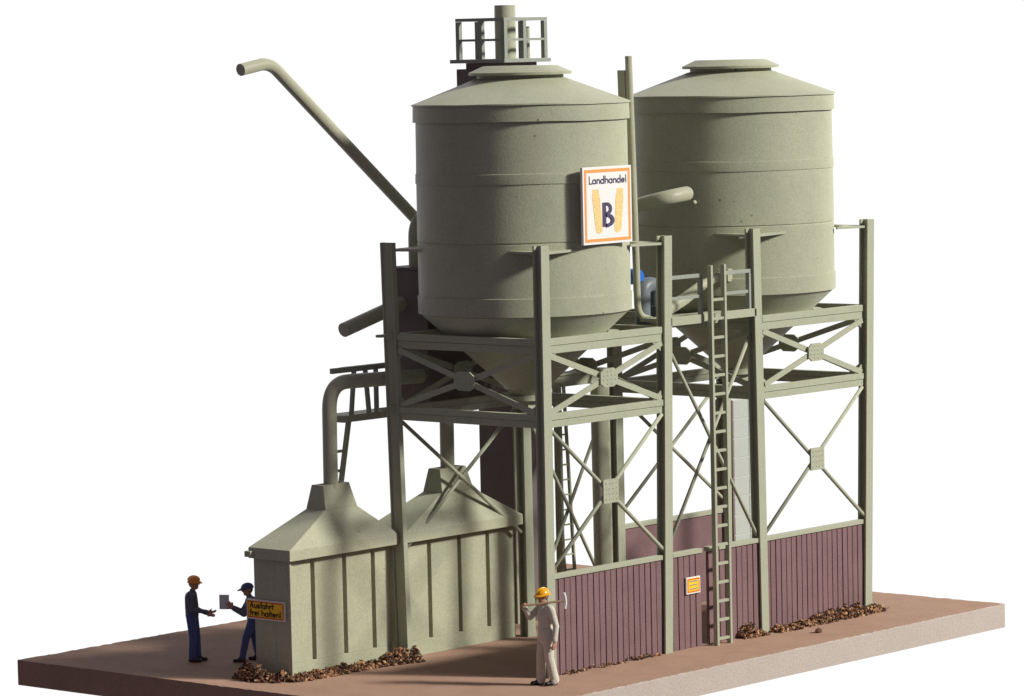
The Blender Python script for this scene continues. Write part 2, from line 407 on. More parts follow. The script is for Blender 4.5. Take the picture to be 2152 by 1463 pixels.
def lettering(mb, s, o, u, v, n_, height, width, thick, proud=.004, mi=0):
    o, u, v, n_ = map(Vector, (o, u, v, n_))
    sx = width/text_width(s); x = 0; k = 0
    for ch in s:
        adv, strokes = GL[ch]
        for st in strokes:
            pts = [((x+p*.86)*sx, q*height) for p, q in st]
            for j in range(len(pts)-1):
                a = Vector(pts[j]); b = Vector(pts[j+1]); d = b-a
                if d.length < 1e-6: continue
                d.normalize(); e = d*thick*.35; nn = Vector((-d.y, d.x))*thick/2
                k += 1; off = proud+.0009*(k % 5)
                q = [a-e-nn, b+e-nn, b+e+nn, a-e+nn]
                mb.prism([o+u*p.x+v*p.y for p in q], n_*off, mi=mi)
        x += adv

def frame_border(mb, o, u, v, n_, w0, h0, inset, t, proud):
    o, u, v, n_ = map(Vector, (o, u, v, n_))
    def rect(a, b, c, d): mb.prism([o+u*a+v*c, o+u*b+v*c, o+u*b+v*d, o+u*a+v*d], n_*proud)
    rect(inset, w0-inset, inset, inset+t); rect(inset, w0-inset, h0-inset-t, h0-inset)
    rect(inset, inset+t, inset+t, h0-inset-t); rect(w0-inset-t, w0-inset, inset+t, h0-inset-t)

# big corn signboard, faces the front
def corn_sign():
    x0, x1, z0, z1, y = 1.03, 2.40, 7.66, 9.045, -.150
    W_, H_ = x1-x0, z1-z0
    root = thing('signboard', ((x0+x1)/2, y+.05, z0), 'white signboard with orange border, two corn cobs and letter B on the near silo', 'sign')
    mb = MB(); mb.box(x0, x1, y, y+.055, z0, z1); mb.build('panel', M['white'], root, bevel=.006)
    o, u, v, n_ = (x0, y, z0), (1,0,0), (0,0,1), (0,-1,0)
    mb = MB(); frame_border(mb, o, u, v, n_, W_, H_, .045, .055, .004); mb.build('border', M['orange'], root)
    mb = MB(); lettering(mb, 'Landhandel', (x0+.175, y, z0+H_*.785), u, v, n_, .128, 1.06, .023); mb.build('lettering', M['navy'], root)
    def P(a, b): return Vector((x0+W_*a, y, z0+H_*b))
    mb = MB()
    for sgn, cx_ in ((1, .257), (-1, .763)):
        pts = []
        def q(s, t):   # along leaning axis, t 0 bottom..1 top
            return P(cx_ + sgn*(.065*(1-t)) + s, .135+.575*t)
        for k in range(9):
            a = math.pi + math.pi*k/8; pts.append(q(.070*math.cos(a), .10+.10*math.sin(a)))
        pts += [q(.080, .80), q(.075, .80), q(.072, .88), q(.062, .88), q(.062, 1.0), q(-.062, 1.0), q(-.066, .88), q(-.078, .88), q(-.078, .80), q(-.080, .80)]
        mb.prism(pts, Vector((0,-.004,0)))
    mb.build('corn_cobs', M['corn'], root)
    mb = MB(); k = [0]
    def seg(pts, n_in=None):
        k[0] += 1; mb.prism([P(a, b) for a, b in pts], Vector((0, -.006-.0008*k[0], 0)))
    seg([(.39,.22),(.465,.22),(.465,.535),(.39,.535)])
    for (zc, ry, rx, xw) in ((.453, .083, .11, .475), (.305, .086, .14, .48)):
        outer = [(xw+rx*math.cos(t), zc+ry*math.sin(t)) for t in [R(90-180*i/12) for i in range(13)]]
        inner = [(xw+(rx-.062)*math.cos(t), zc+(ry-.042)*math.sin(t)) for t in [R(90-180*i/12) for i in range(13)]]
        for i in range(12): seg([outer[i], outer[i+1], inner[i+1], inner[i]])
        for s in (1, -1): seg([(.46, zc+s*ry), (xw, zc+s*ry), (xw, zc+s*(ry-.042)), (.46, zc+s*(ry-.042))])
    mb.build('emblem_letter', M['navy'], root)
    for z in (z0+.25, z1-.30):
        mb = MB(); mb.box(1.62, 1.82, y+.056, -.03, z, z+.07); mb.build('mounting_bracket', M['steel'], root)
corn_sign()

# ---------------------------------------------------------------- fences
def fence(x0, x1, y, label, groove=True, zt=1.83, first=.165):
    root = thing('fence_panel', ((x0+x1)/2, y, 0), label, 'fence', 'purple-brown plank fence panels')
    mb = MB()
    if groove:
        n = max(2, round((x1-x0)/first)); st = (x1-x0)/n; rnd = random.Random(int(x0*100))
        for i in range(n):
            dy = rnd.uniform(-.004, .004)
            mb.box(x0+i*st+.013, x0+(i+1)*st-.013, y+dy, y+.035+dy, .0, zt-.085)
        mb.box(x0, x1, y+.028, y+.06, .0, zt-.09)
    else:
        mb.box(x0, x1, y, y+.06, 0, zt-.085)
    mb.build('boards', M['board'], root)
    mb = MB(); mb.box(x0-.005, x1+.005, y-.035, y+.10, zt-.085, zt); mb.build('top_rail', M['steel'], root, bevel=.008)
fence(.225, 3.33, .07, 'plank fence panel beside the man with the pick, leftmost and longest of the front fence')
fence(3.64, 4.50, .07, 'narrow plank fence panel carrying the small yellow notice')
fence(4.72, 6.25, .07, 'plank fence panel just right of the tall front ladder')
fence(6.47, 9.60, .07, 'plank fence panel at the right end with leaf litter along its foot')
fence(6.47, 9.62, D+.07, 'smooth brown fence panel at the back, seen behind the tall front ladder', groove=False)

# ---------------------------------------------------------------- ladders
def ladder(foot, top, wd_dir, width, step, label, zoff=.25, r=.035, rung=.05, grp='ladders'):
    foot = Vector(foot); top = Vector(top); wdir = Vector(wd_dir).normalized()
    root = thing('ladder', foot, label, 'ladder', grp)
    d = (top-foot).normalized(); nrm = wdir.cross(d)
    for s in (-1, 1):
        mb = MB(); o = wdir*s*width/2; mb.bar(foot+o, top+o, r*1.7, r*2.6, side=nrm); mb.build('stringer', M['steel'], root)
    n = int(((top-foot).length-zoff-.5)/step)+1
    for i in range(n):
        p = foot + d*(zoff+i*step); mb = MB()
        mb.bar(p-wdir*width/2, p+wdir*width/2, rung, rung*1.0, side=nrm); mb.build('rung', M['steel'], root)
    return root
ladder((4.84, -.16, 0), (4.86, -.14, 7.10), (1,0,0), .40, .352, 'tall grey-green ladder up the front between the two silos', zoff=.12)
ladder((-.90, 4.98, 0), (.06, 4.98, 4.42), (1,0,0), .40, .37, 'leaning ladder at the far left up to the railed walkway, beside the bent duct', zoff=.2)
ladder((6.58, 5.0, 0), (6.30, 5.0, 4.60), (1,0,0), .30, .30, 'narrow ladder at the back beside the brown elevator shaft', zoff=.25, r=.024, rung=.032)

# ---------------------------------------------------------------- gangway between the frames
def gangway():
    root = thing('gangway', (4.95, .6, 6.03), 'grey-green gangway bridging the two frames at the ladder top', 'walkway')
    mb = MB(); mb.box(3.66, 6.24, .07, .74, 6.10, 6.16); mb.build('deck', M['steel'], root)
    mb = MB(); mb.box(3.66, 4.98, .0, .065, 6.03, 6.19); mb.build('edge_beam', M['steel'], root, bevel=.006)
    mb = MB(); mb.box(5.26, 6.24, .0, .065, 6.05, 6.20); mb.build('edge_beam', M['steel'], root, bevel=.006)
    for x0, x1, pa in ((3.64, 4.64, 4.58), (5.24, 6.10, 6.04)):
        mb = MB()
        mb.box(x0, x1, .02, .08, 6.88, 6.95); mb.box(x0, x1-.005, .03, .07, 6.50, 6.56)
        mb.build('handrail', M['rail'], root, bevel=.005)
        mb = MB(); mb.box(pa, pa+.055, .012, .10, 6.165, 6.878); mb.build('rail_post', M['rail'], root)
    return root
gangway()

# ---------------------------------------------------------------- sheds
def shed(x0, x1, y0, y1, nx0, nx1, ribs, label, tickets=False):
    root = thing('shed', ((x0+x1)/2, (y0+y1)/2, 0), label, 'shed', 'small sheds with hipped roofs')
    zt = 2.22
    mb = MB(); dep, sw = .32, .105                      # front wall is deep panels with open slots between them
    mb.box(x0, x1, y0+dep, y1, 0, zt)
    mb.box(x0, x1, y0, y0+dep-.002, 0, .295); mb.box(x0, x1, y0, y0+dep-.002, 2.12, zt)
    xs = [x0] + [v for rx in ribs for v in (rx-sw/2, rx+sw/2)] + [x1]
    for k in range(0, len(xs), 2): mb.box(xs[k], xs[k+1], y0+.002, y0+dep-.002, .296, 2.119)
    mb.build('walls', M['shed'], root, bevel=.006)
    mb = MB()
    mb.box(x0-.005, x0+.035, y0-.07, y0-.003, .08, 2.155); mb.build('corner_strip', M['shed'], root)
    ex0, ex1, ey0, ey1 = x0-.13, x1+.05, y0-.20, y1+.0
    mb = MB()
    ny0, ny1 = ey0+.27, ey0+.74
    za, zb, zc = 2.165, 2.36, 2.955
    low = [Vector(p) for p in ((ex0,ey0,za),(ex1,ey0,za),(ex1,ey1,za),(ex0,ey1,za))]
    mid = [Vector(p) for p in ((ex0,ey0,zb),(ex1,ey0,zb),(ex1,ey1,zb),(ex0,ey1,zb))]
    top = [Vector(p) for p in ((nx0,ny0,zc),(nx1,ny0,zc),(nx1,ny1,zc),(nx0,ny1,zc))]
    mb.loft([low, mid, top], smooth=False)
    if tickets: mb.box(ex0-.09, ex0+.0, ey1-.14, ey1+.015, za+.03, za+.14)
    mb.build('roof', M['shed'], root, bevel=.012)
    mb = MB(); g = .09
    nb = [Vector(p) for p in ((nx0-.01,ny0-.01,zc-.01),(nx1+.01,ny0-.01,zc-.01),(nx1+.01,ny1+.01,zc-.01),(nx0-.01,ny1+.01,zc-.01))]
    ntp = [Vector(p) for p in ((nx0+g*.5,ny0+g,zc+.43),(nx1-g,ny0+g,zc+.43),(nx1-g,ny1-g,zc+.43),(nx0+g*.5,ny1-g,zc+.43))]
    inn = [Vector(p) for p in ((nx0+g+.06,ny0+g+.06,zc+.43),(nx1-g-.07,ny0+g+.06,zc+.43),(nx1-g-.07,ny1-g-.06,zc+.43),(nx0+g+.06,ny1-g-.06,zc+.43))]
    inl = [p-Vector((0,0,.12)) for p in inn]
    mb.loft([nb, ntp, inn, inl], smooth=False); mb.build('roof_collar', M['shed'], root, bevel=.008)
    return root
shed(-2.73, -.03, 3.76, 4.60, -1.63, -.81, (-2.08, -1.25, -.49), 'pale green shed left of the frame with yellow driveway sign on its end wall', True)
shed(.30, 3.42, 3.74, 4.58, 1.50, 2.36, (1.02, 1.86, 2.66), 'pale green shed standing under the near frame, behind its thin crossed rods')

# ---------------------------------------------------------------- pipes and plant
def pipe(name, label, cat, pts, r, mat_='pipe', fillet=.0, parts=None, **kw):
    root = thing(name, pts[0], label, cat)
    mb = MB(); mb.tube(pts, r, fillet=fillet, **kw); mb.build('tube', M[mat_], root); return root
duct = pipe('duct', 'fat bent duct rising from the left shed and turning right into the frame', 'duct', [(-1.27, 4.03, 3.30), (-1.25, 4.03, 5.22), (1.30, 4.03, 5.15)], .135, fillet=.50, seg=12)
pipe('duct', 'straight vertical duct rising from the shed under the near frame', 'duct', [(1.87, 4.0, 3.30), (1.88, 4.0, 4.62)], .135)
# housing at the back of the near frame
root = thing('machine_housing', (2.0, 4.35, 4.5), 'dark box housing behind the near silo, between its left post and shell', 'machine')
mb = MB(); mb.box(1.24, 3.20, 3.84, 4.85, 4.55, 7.12); mb.build('casing', M['shaft'], root, bevel=.02)
mb = MB(); mb.box(1.22, 3.23, 3.81, 4.87, 7.122, 7.165); mb.build('cover', M['shaft'], root)
pipe('intake_pipe', 'dark bent pipe rising from the box housing beside the near silo', 'pipe', [(1.45, 4.30, 7.10), (1.45, 4.30, 8.10), (2.3, 4.30, 8.14)], .13, fillet=.42, seg=10)
pipe('discharge_chute', 'short dark pipe sticking out to the left of the near frame', 'pipe', [(1.30, 4.5, 6.50), (-.33, 4.5, 6.10)], .135)
pipe('loading_spout', 'long diagonal pipe high on the left with a bent mouth', 'pipe', [(-2.32, 5.0, 10.91), (-1.58, 5.0, 11.03), (4.72, 5.0, 6.06)], .112, fillet=.26, seg=8)
root = thing('standpipe', (3.8, .85, 6.0), 'tall thin upright pipe between the silos, bent at its foot', 'pipe')
mb = MB(); mb.tube([(3.61, .85, 11.0), (3.67, .85, 8.99), (3.74, .85, 6.19), (4.36, .85, 6.04)], .066, fillet=.24); mb.build('tube', M['pipe'], root)
mb = MB(); mb.bar((3.575, .99, 10.74), (3.63, .99, 8.99), .05, .17); mb.build('backing_strip', M['steel'], root)
pipe('transfer_pipe', 'level pipe with a pale rounded end in front of the right silo', 'pipe', [(4.93, 3.0, 7.92), (5.22, 1.28, 8.32), (5.74, 1.25, 8.37)], .14, fillet=.26, round_end=True, n=24)
mb = MB(); mb.tube([(6.17, 1.355, 8.19), (6.08, 1.33, 8.19)], .04, n=10, round_end=True)
tag(mb.build('bolt', M['pipe'], None), 'small pale bolt beside the rounded pipe end on the right silo', 'bolt')
# blower
root = thing('blower', (4.15, 1.0, 6.16), 'grey blower with a blue motor between the silos', 'blower')
mb = MB(); mb.tube([(4.07, 1.0, 6.02), (4.07, 1.0, 6.74), (4.47, 1.0, 6.74), (4.47, 1.0, 6.22)], .145, fillet=.21, seg=10, n=28); mb.build('fan_casing', M['bluegrey'], root)
mb = MB(); mb.tube([(4.03, 1.12, 6.90), (4.03, 1.50, 6.90)], .150, n=24, round_end=True); mb.lathe([(.01, .15), (.08, .14), (.125, .09), (.151, .03), (.151, -.02)], (0, 0), 24, cap=(True, True))
for v in mb.bm.verts[-120:]:
    x, y_, z_ = v.co; v.co = Vector((4.03+x, 1.12-z_, 6.90+y_))
mb.build('motor', M['blue'], root)
mb = MB(); mb.box(4.30, 4.72, .86, 1.14, 6.02, 6.34); mb.build('base', M['bluegrey'], root, bevel=.01)
mb = MB(); mb.box(3.62, 6.22, .90, 1.25, 5.90, 6.015); mb.build('carrier_beam', M['steel'], root)
root = thing('feed_pipe', (4.7, .8, 6.3), 'tapered feed pipe sloping up from the blower to the right silo', 'pipe')
mb = MB(); mb.tube([(4.50, .82, 6.24), (5.05, .8, 6.42), (5.62, .8, 6.66)], .125, r_end=.10, n=20); mb.tube([(5.62, .8, 6.66), (6.25, .8, 6.80), (6.75, 1.2, 6.83)], .085, fillet=.2, n=18); mb.build('tube', M['pipe'], root)
mb = MB(); mb.box(6.30, 6.52, .72, .80, 6.68, 6.92); mb.build('flange', M['pipe'], root)
# screw conveyor under the near hopper and its downpipe
root = thing('conveyor_trough', (2.8, 1.9, 4.7), 'short level conveyor trough under the near hopper', 'conveyor')
mb = MB(); mb.box(1.40, 4.05, 1.73, 2.05, 4.93, 5.14); mb.build('trough', M['steel'], root, bevel=.01)
mb = MB(); mb.box(1.38, 4.08, 1.70, 2.08, 5.142, 5.17); mb.build('lid', M['steel'], root)
pipe('downpipe', 'fat upright pipe behind the front fence, between the two frames', 'pipe', [(3.87, 1.9, 0), (3.85, 1.9, 4.95)], .178, n=28)
# pale block pillar
root = thing('block_pillar', (10.75, 4.0, 0), 'pale blockwork pillar behind the right frame, by the ladder', 'pillar')
mb = MB(); mb.box(10.34, 11.22, 3.80, 4.35, 0, 3.95); mb.build('core', M['mortar'], root)
mb = MB()
for i in range(10):
    z = .01+i*.395
    for x0, x1 in ((10.35, 10.83), (10.85, 11.21)):
        mb.box(x0, x1, 3.79, 3.81, z, z+.375)
mb.build('blocks', M['block'], root)
mb = MB(); mb.box(10.30, 10.335, 3.80, 4.35, 0, 3.95); mb.build('shaded_side', M['board'], root)  # dark brown sheet paints the shade on the pillar's side face

# ---------------------------------------------------------------- elevator tower
root = thing('elevator_tower', (5.05, 5.25, 0), 'dark brown elevator tower at the back, with railed platform on top', 'tower')
mb = MB(); mb.box(4.72, 5.80, 4.82, 5.72, 0, 9.60); mb.build('shaft', M['shaft'], root, bevel=.015)
mb = MB(); mb.box(4.695, 4.815, 4.79, 4.818, 0, 9.52); mb.build('corner_trim', M['steel'], root)
mb = MB(); mb.box(4.52, 5.62, 4.72, 5.92, 9.55, 10.80); mb.build('head_box', M['shaft'], root, bevel=.015)
mb = MB(); mb.box(4.56, 5.55, 4.74, 5.70, 10.80, 10.91); mb.build('head_cap', M['shaft'], root)
mb = MB(); mb.box(5.98, 6.06, 4.72, 4.87, 0, 5.9); mb.build('guide_post', M['steel'], root)
mb = MB(); mb.box(4.36, 5.74, 4.53, 5.94, 10.912, 10.985); mb.build('platform', M['rail'], root, bevel=.008)
px = (4.42, 4.98, 5.60); py = (4.58, 5.16, 5.74)
def rail_side(pts, mids):
    (xa, ya), (xb, yb) = pts
    mb = MB(); sx, sy = (.035, .03) if ya == yb else (.03, .035)
    for z in (11.72, 11.34):
        hgt = .055 if z > 11.5 else .04
        mb.box(min(xa, xb)-.028, max(xa, xb)+.028, min(ya, yb)-.028, max(ya, yb)+.028, z, z+hgt)
    return mb.build('railing', M['rail'], root)
for i, x in enumerate(px):
    for j, y in enumerate(py):
        if i == 1 and j == 1: continue
        wdt = .045
        mb = MB(); mb.box(x-wdt, x+wdt, y-wdt, y+wdt, 10.986, 11.71); mb.build('rail_post', M['rail'], root)
def railing(x0, x1, y0, y1):
    mb = MB()
    mb.box(x0, x1, y0, y1, 11.715, 11.775); mb.box(x0+.004, x1-.004, y0+.004, y1-.004, 11.33, 11.375); mb.build('railing', M['rail'], root)
railing(4.37, 5.65, 4.535, 4.625); railing(4.37, 5.65, 5.695, 5.785); railing(4.375, 4.465, 4.63, 5.69); railing(5.555, 5.645, 4.63, 5.69)
mb = MB(); mb.tube([(5.17, 5.2, 10.986), (5.17, 5.2, 12.02)], .205, n=32); mb.build('vent_pipe', M['pipe'], root)
mb = MB(); mb.tube([(5.42, 4.86, 10.986), (5.42, 4.86, 11.6)], .05, n=14); mb.build('vent_pipe', M['pipe'], root)

# ---------------------------------------------------------------- walkway at the left, behind the near frame
root = thing('walkway', (.6, 5.2, 4.36), 'dark railed walkway at the far left above the leaning ladder', 'walkway')
mb = MB(); mb.box(.02, 3.2, 4.88, 5.40, 4.34, 4.47); mb.build('deck', M['steel'], root)
mb = MB(); mb.box(-.28, 3.2, 4.86, 4.93, 5.27, 5.37); mb.box(-.15, 3.2, 4.88, 4.92, 5.03, 5.09); mb.build('handrail', M['rail'], root)
mb = MB(); mb.box(.50, 3.2, 5.33, 5.40, 5.24, 5.32); mb.box(.50, 3.2, 5.34, 5.38, 4.98, 5.04); mb.build('handrail', M['rail'], root)
for x, y, lx in ((.24, 4.9, .10), (.72, 4.9, -.08), (.93, 4.9, 0)):
    mb = MB(); mb.bar((x, y, 4.472), (x+lx, y, 5.30), .075, .06); mb.build('rail_post', M['rail'], root)

# ---------------------------------------------------------------- crossed rods in the gaps between the frames
for y, z0, z1, x0, x1, lab in ((.10, 1.86, 5.72, A+PW, A+B, 'thin crossed rods beside the tall front ladder, in the gap between the frames'),
                               (D+.10, .10, 4.40, A+PW, A+B, 'thin crossed rods at the back, in the gap left of the fat upright pipe')):
    root = thing('crossed_rods', ((x0+x1)/2, y, z0), lab, 'rods', 'crossed rods between the frames')
    for k, (za, zb) in enumerate(((z1, z0), (z0, z1))):
        mb = MB(); mb.tube([(x0-.02, y+.08*k, za), (x1+.02, y+.08*k, zb)], .036, n=10); mb.build('rod', M['steel'], root)

# ---------------------------------------------------------------- small signs
def yellow_sign(label, o, u, v, n_, w0, h0, lines, name='sign'):
    o, u, v, n_ = map(Vector, (o, u, v, n_))
    root = thing(name, o, label, 'sign')
    mb = MB(); mb.prism([o, o+u*w0, o+u*w0+v*h0, o+v*h0], -n_*.03); mb.build('panel', M['white'], root)
    mb = MB(); i = .022; mb.prism([o+u*i+v*i, o+u*(w0-i)+v*i, o+u*(w0-i)+v*(h0-i), o+u*i+v*(h0-i)], n_*.004); mb.build('face', M['yellow'], root)
    mb = MB(); frame_border(mb, o+n_*.004, u, v, n_, w0, h0, .03, .018, .004); mb.build('border', M['red'], root)
    lines(root, o+n_*.004, u, v, n_)
def drive_lines(root, o, u, v, n_):
    mb = MB()
    lettering(mb, 'Ausfahrt', o+u*.09+v*.205, u, v, n_, .105, .60, .020)
    lettering(mb, 'frei halten!', o+u*.08+v*.07, u, v, n_, .105, .79, .020); mb.build('lettering', M['black'], root)
yellow_sign('yellow sign reading Ausfahrt frei halten! on the end wall of the left shed', (-2.775, 4.76, 1.055), (0,-1,0), (0,0,1), (-1,0,0), .955, .355, drive_lines)
def notice_lines(root, o, u, v, n_):
    mb = MB(); rnd = random.Random(5)
    for k in range(3):
        x = .085
        while x < .31:
            l = rnd.uniform(.03, .06); x2 = min(x+l, .325)
            z = .215-.07*k
            mb.prism([o+u*x+v*z, o+u*x2+v*z, o+u*x2+v*(z+.030), o+u*x+v*(z+.030)], n_*.004); x = x2+.010
    mb.build('lettering', M['greytext'], root)
yellow_sign('small square yellow notice with three lines on the plank fence', (4.00, .026, 1.02), (1,0,0), (0,0,1), (0,-1,0), .41, .31, notice_lines)

# ---------------------------------------------------------------- leaf litter
def litter(label, path, n, width, height, size=(.035, .085), seed=1):
    rnd = random.Random(seed); mb = MB()
    P = [Vector((x, y, hh)) for x, y, hh in path]
    L = [(P[i+1].xy-P[i].xy).length for i in range(len(P)-1)]; T = sum(L)
    for _ in range(n):
        t = rnd.random()*T; i = 0
        while i < len(L)-1 and t > L[i]: t -= L[i]; i += 1
        f = min(t/L[i], 1); base = P[i].lerp(P[i+1], f); hh = base.z*height*(.75+.5*math.sin(t*9+i*2)*math.sin(t*4.3+1))
        d = (P[i+1].xy-P[i].xy).normalized(); nn = Vector((-d.y, d.x))
        s = max(-1, min(1, rnd.gauss(0, .5))); z = rnd.random()*max(.0, hh)*(1-abs(s)**1.3)
        c = Vector((base.x+nn.x*s*width, base.y+nn.y*s*width, z+.015))
        r = rnd.uniform(*size)
        q = Matrix.Rotation(rnd.uniform(0, 6.28), 3, Vector((rnd.gauss(0,1), rnd.gauss(0,1), rnd.gauss(0,1))).normalized())
        m_ = rnd.choices(range(5), (5, 5, 3.6, 4, 4))[0]
        a, b_, h_ = r, r*rnd.uniform(.5, .9), r*rnd.uniform(.25, .6)
        pts = [Vector((a,0,0)), Vector((.2*a,b_,0)), Vector((-a*.8,.3*b_,0)), Vector((-.1*a,-b_,0)), Vector((0,0,h_)), Vector((0,0,-h_))]
        vs = [mb.bm.verts.new(c + q @ p) for p in pts]
        for f_ in ((0,1,4),(1,2,4),(2,3,4),(3,0,4),(1,0,5),(2,1,5),(3,2,5),(0,3,5)):
            mb.bm.faces.new([vs[k] for k in f_]).material_index = m_
    o = mb.build('leaf_litter', [M['chip%d' % k] for k in range(5)])
    return tag(o, label, 'leaf litter', kind='stuff')
litter('brown leaf litter banked around the foot of the left shed', [(-2.95, 4.75, .9), (-3.10, 4.2, 1.0), (-2.85, 3.72, 1.0), (-2.45, 3.60, .35), (-1.6, 3.60, .55), (-.8, 3.58, .8), (-.35, 3.50, .9), (.12, 3.36, 1.0), (.22, 3.36, .6)], 2500, .19, .28, size=(.026, .068), seed=2)
litter('small brown heap of leaf litter left of the last front post but one', [(5.55, -.02, .5), (5.80, -.04, 1.0), (6.15, -.05, .9), (6.22, -.05, .4)], 380, .15, .27, size=(.025, .06), seed=3)
litter('long brown strip of leaf litter along the right-hand fence', [(6.48, -.08, .45), (7.3, -.08, .5), (7.6, -.06, .9), (8.6, -.06, .9), (9.2, -.08, 1.0), (9.9, -.05, .95), (10.15, .1, .3)], 1500, .19, .23, size=(.024, .062), seed=4)
litter('sparse brown crumbs along the foot of the leftmost front fence', [(.45, .0, .5), (1.2, .0, .9), (2.0, .0, .5), (3.2, .0, .7)], 120, .06, .10, size=(.02,.05), seed=5)
mb = MB()
mb.loft([[Vector((6.94+.085*r_*math.cos(t), -.81+.06*r_*math.sin(t), z)) for t in [k*math.pi/4+.2 for k in range(8)]] for r_, z in ((.8, 0), (1, .03), (.85, .07), (.35, .095))])
tag(mb.build('pebble', M['chip0']), 'single dark pebble lying alone on the bare ground', 'pebble')

# ---------------------------------------------------------------- people
def person(loc, heading, caps, label, mats, headgear):
    """caps: (p0, r0, p1, r1, tag) tapered limbs in local metres, +x forward, +y to the person's left"""
    root = thing('person', loc, label, 'person')
    Rz = Matrix.Rotation(heading, 3, 'Z')
    bm = bmesh.new()
    def cap(p0, r0, p1, r1):
        p0 = Vector(p0); p1 = Vector(p1); d = p1-p0; L = d.length
        d = d.normalized() if L > 1e-6 else Vector((0,0,1))
        s = d.orthogonal().normalized(); q = d.cross(s); n = 16; rings = []
        prof = [(-r0*math.cos(a), r0*math.sin(a)) for a in [R(15), R(40), R(65), R(90)]] + [(L+r1*math.sin(a), r1*math.cos(a)) for a in [R(0), R(25), R(50), R(75)]]
        for h_, r_ in prof: rings.append([bm.verts.new(p0+d*h_+(s*math.cos(2*math.pi*k/n)+q*math.sin(2*math.pi*k/n))*r_) for k in range(n)])
        for a, b in zip(rings[:-1], rings[1:]):
            for k in range(n): bm.faces.new((a[k], a[(k+1) % n], b[(k+1) % n], b[k]))
        bm.faces.new(rings[0][::-1]); bm.faces.new(rings[-1])
    for p0, r0, p1, r1, tg in caps: cap(p0, r0, p1, r1)
    bmesh.ops.recalc_face_normals(bm, faces=bm.faces)
    me = bpy.data.meshes.new('tmp'); bm.to_mesh(me); bm.free()
    tmp = bpy.data.objects.new('tmp', me); COL.objects.link(tmp)
    md = tmp.modifiers.new('r', 'REMESH'); md.mode = 'VOXEL'; md.voxel_size = .0085
    sm = tmp.modifiers.new('s', 'SMOOTH'); sm.iterations = 3; sm.factor = .5
    dg = bpy.context.evaluated_depsgraph_get(); dg.update()
    me2 = bpy.data.meshes.new_from_object(tmp.evaluated_get(dg)); me2.name = 'body'
    bpy.data.objects.remove(tmp); bpy.data.meshes.remove(me)
    tags = list(mats.keys()); me2.materials.clear()
    for tg in tags: me2.materials.append(M[mats[tg]])
    nf = len(me2.polygons); cen = np.zeros(nf*3); me2.polygons.foreach_get('center', cen); cen = cen.reshape(-1, 3)
    best = np.full(nf, 1e9); idx = np.zeros(nf, int)
    for p0, r0, p1, r1, tg in caps:
        a = np.array(p0); b = np.array(p1); d = b-a; l2 = max(d@d, 1e-9)
        t = np.clip(((cen-a)@d)/l2, 0, 1); dist = np.linalg.norm(cen-(a+t[:, None]*d), axis=1)-(r0+(r1-r0)*t)
        k = dist < best; best[k] = dist[k]; idx[k] = tags.index(tg)
    me2.polygons.foreach_set('material_index', idx.astype(np.int32)); me2.polygons.foreach_set('use_smooth', [True]*nf)
    o = bpy.data.objects.new('body', me2); COL.objects.link(o); o.parent = root
    root.rotation_euler.z = heading
    for nm, mb, mt in headgear():
        h_ = mb.build(nm, M[mt]); h_.parent = root
    return root
def hand(out, wrist, fwd, palm_n, tg='skin', curl=.5, size=1.0):
    """palm, four fingers and a thumb grown from the wrist; fwd = finger direction, palm_n = palm normal"""
    wv = Vector(wrist); f = Vector(fwd).normalized(); n_ = Vector(palm_n); n_ = (n_-f*n_.dot(f)).normalized(); s = f.cross(n_)
    k = size
    for i in (-1, 0, 1): out.append((wv+s*.018*i*k, .017*k, wv+f*.075*k+s*.026*i*k, .017*k, tg))
    for i, ln in ((-1.5, .060), (-.5, .074), (.5, .080), (1.5, .070)):
        b0 = wv+f*.080*k+s*.019*i*k; b1 = b0+(f*(1-curl*.4)+n_*curl*.5).normalized()*ln*.55*k; b2 = b1+(f*(1-curl)+n_*curl).normalized()*ln*.5*k
        out.append((b0, .0115*k, b1, .0105*k, tg)); out.append((b1, .0105*k, b2, .009*k, tg))
    t0 = wv+f*.022*k+s*.030*k; t1 = t0+(f*.7+s*.7+n_*.3).normalized()*.045*k; t2 = t1+(f*.8+n_*.6).normalized()*.035*k
    out.append((t0, .014*k, t1, .012*k, tg)); out.append((t1, .012*k, t2, .010*k, tg))
def head(out, c, fwd, up=(0,0,1), k=1.0, hair=True):
    c = Vector(c); f = Vector(fwd).normalized(); u = Vector(up); u = (u-f*u.dot(f)).normalized(); s = u.cross(f)
    P = lambda a, b, d: c+(f*a+s*b+u*d)*k
    out.append((P(-.012,0,.025), .088*k, P(.012,0,.03), .082*k, 'skin'))         # skull
    out.append((P(.015,0,-.015), .070*k, P(.030,0,-.075), .048*k, 'skin'))        # jaw
    out.append((P(.062,0,-.088), .024*k, P(.055,0,-.09), .024*k, 'skin'))         # chin
    out.append((P(.082,0,.02), .013*k, P(.104,0,-.018), .016*k, 'skin'))          # nose
    out.append((P(.080,.022,-.052), .011*k, P(.080,-.022,-.052), .011*k, 'skin')) # mouth
    for q in (1, -1):
        out.append((P(-.005,.084*q,.018), .017*k, P(-.010,.088*q,-.018), .014*k, 'skin'))  # ears
        out.append((P(.078,.032*q,.014), .011*k, P(.079,.034*q,.014), .011*k, 'hair'))      # eyes in the hair colour
        out.append((P(.082,.016*q,.036), .010*k, P(.074,.048*q,.038), .010*k, 'hair'))      # brows
    out.append((P(-.055,0,.0), .062*k, P(-.045,0,-.03), .056*k, 'hair'))
    return P, f, s, u
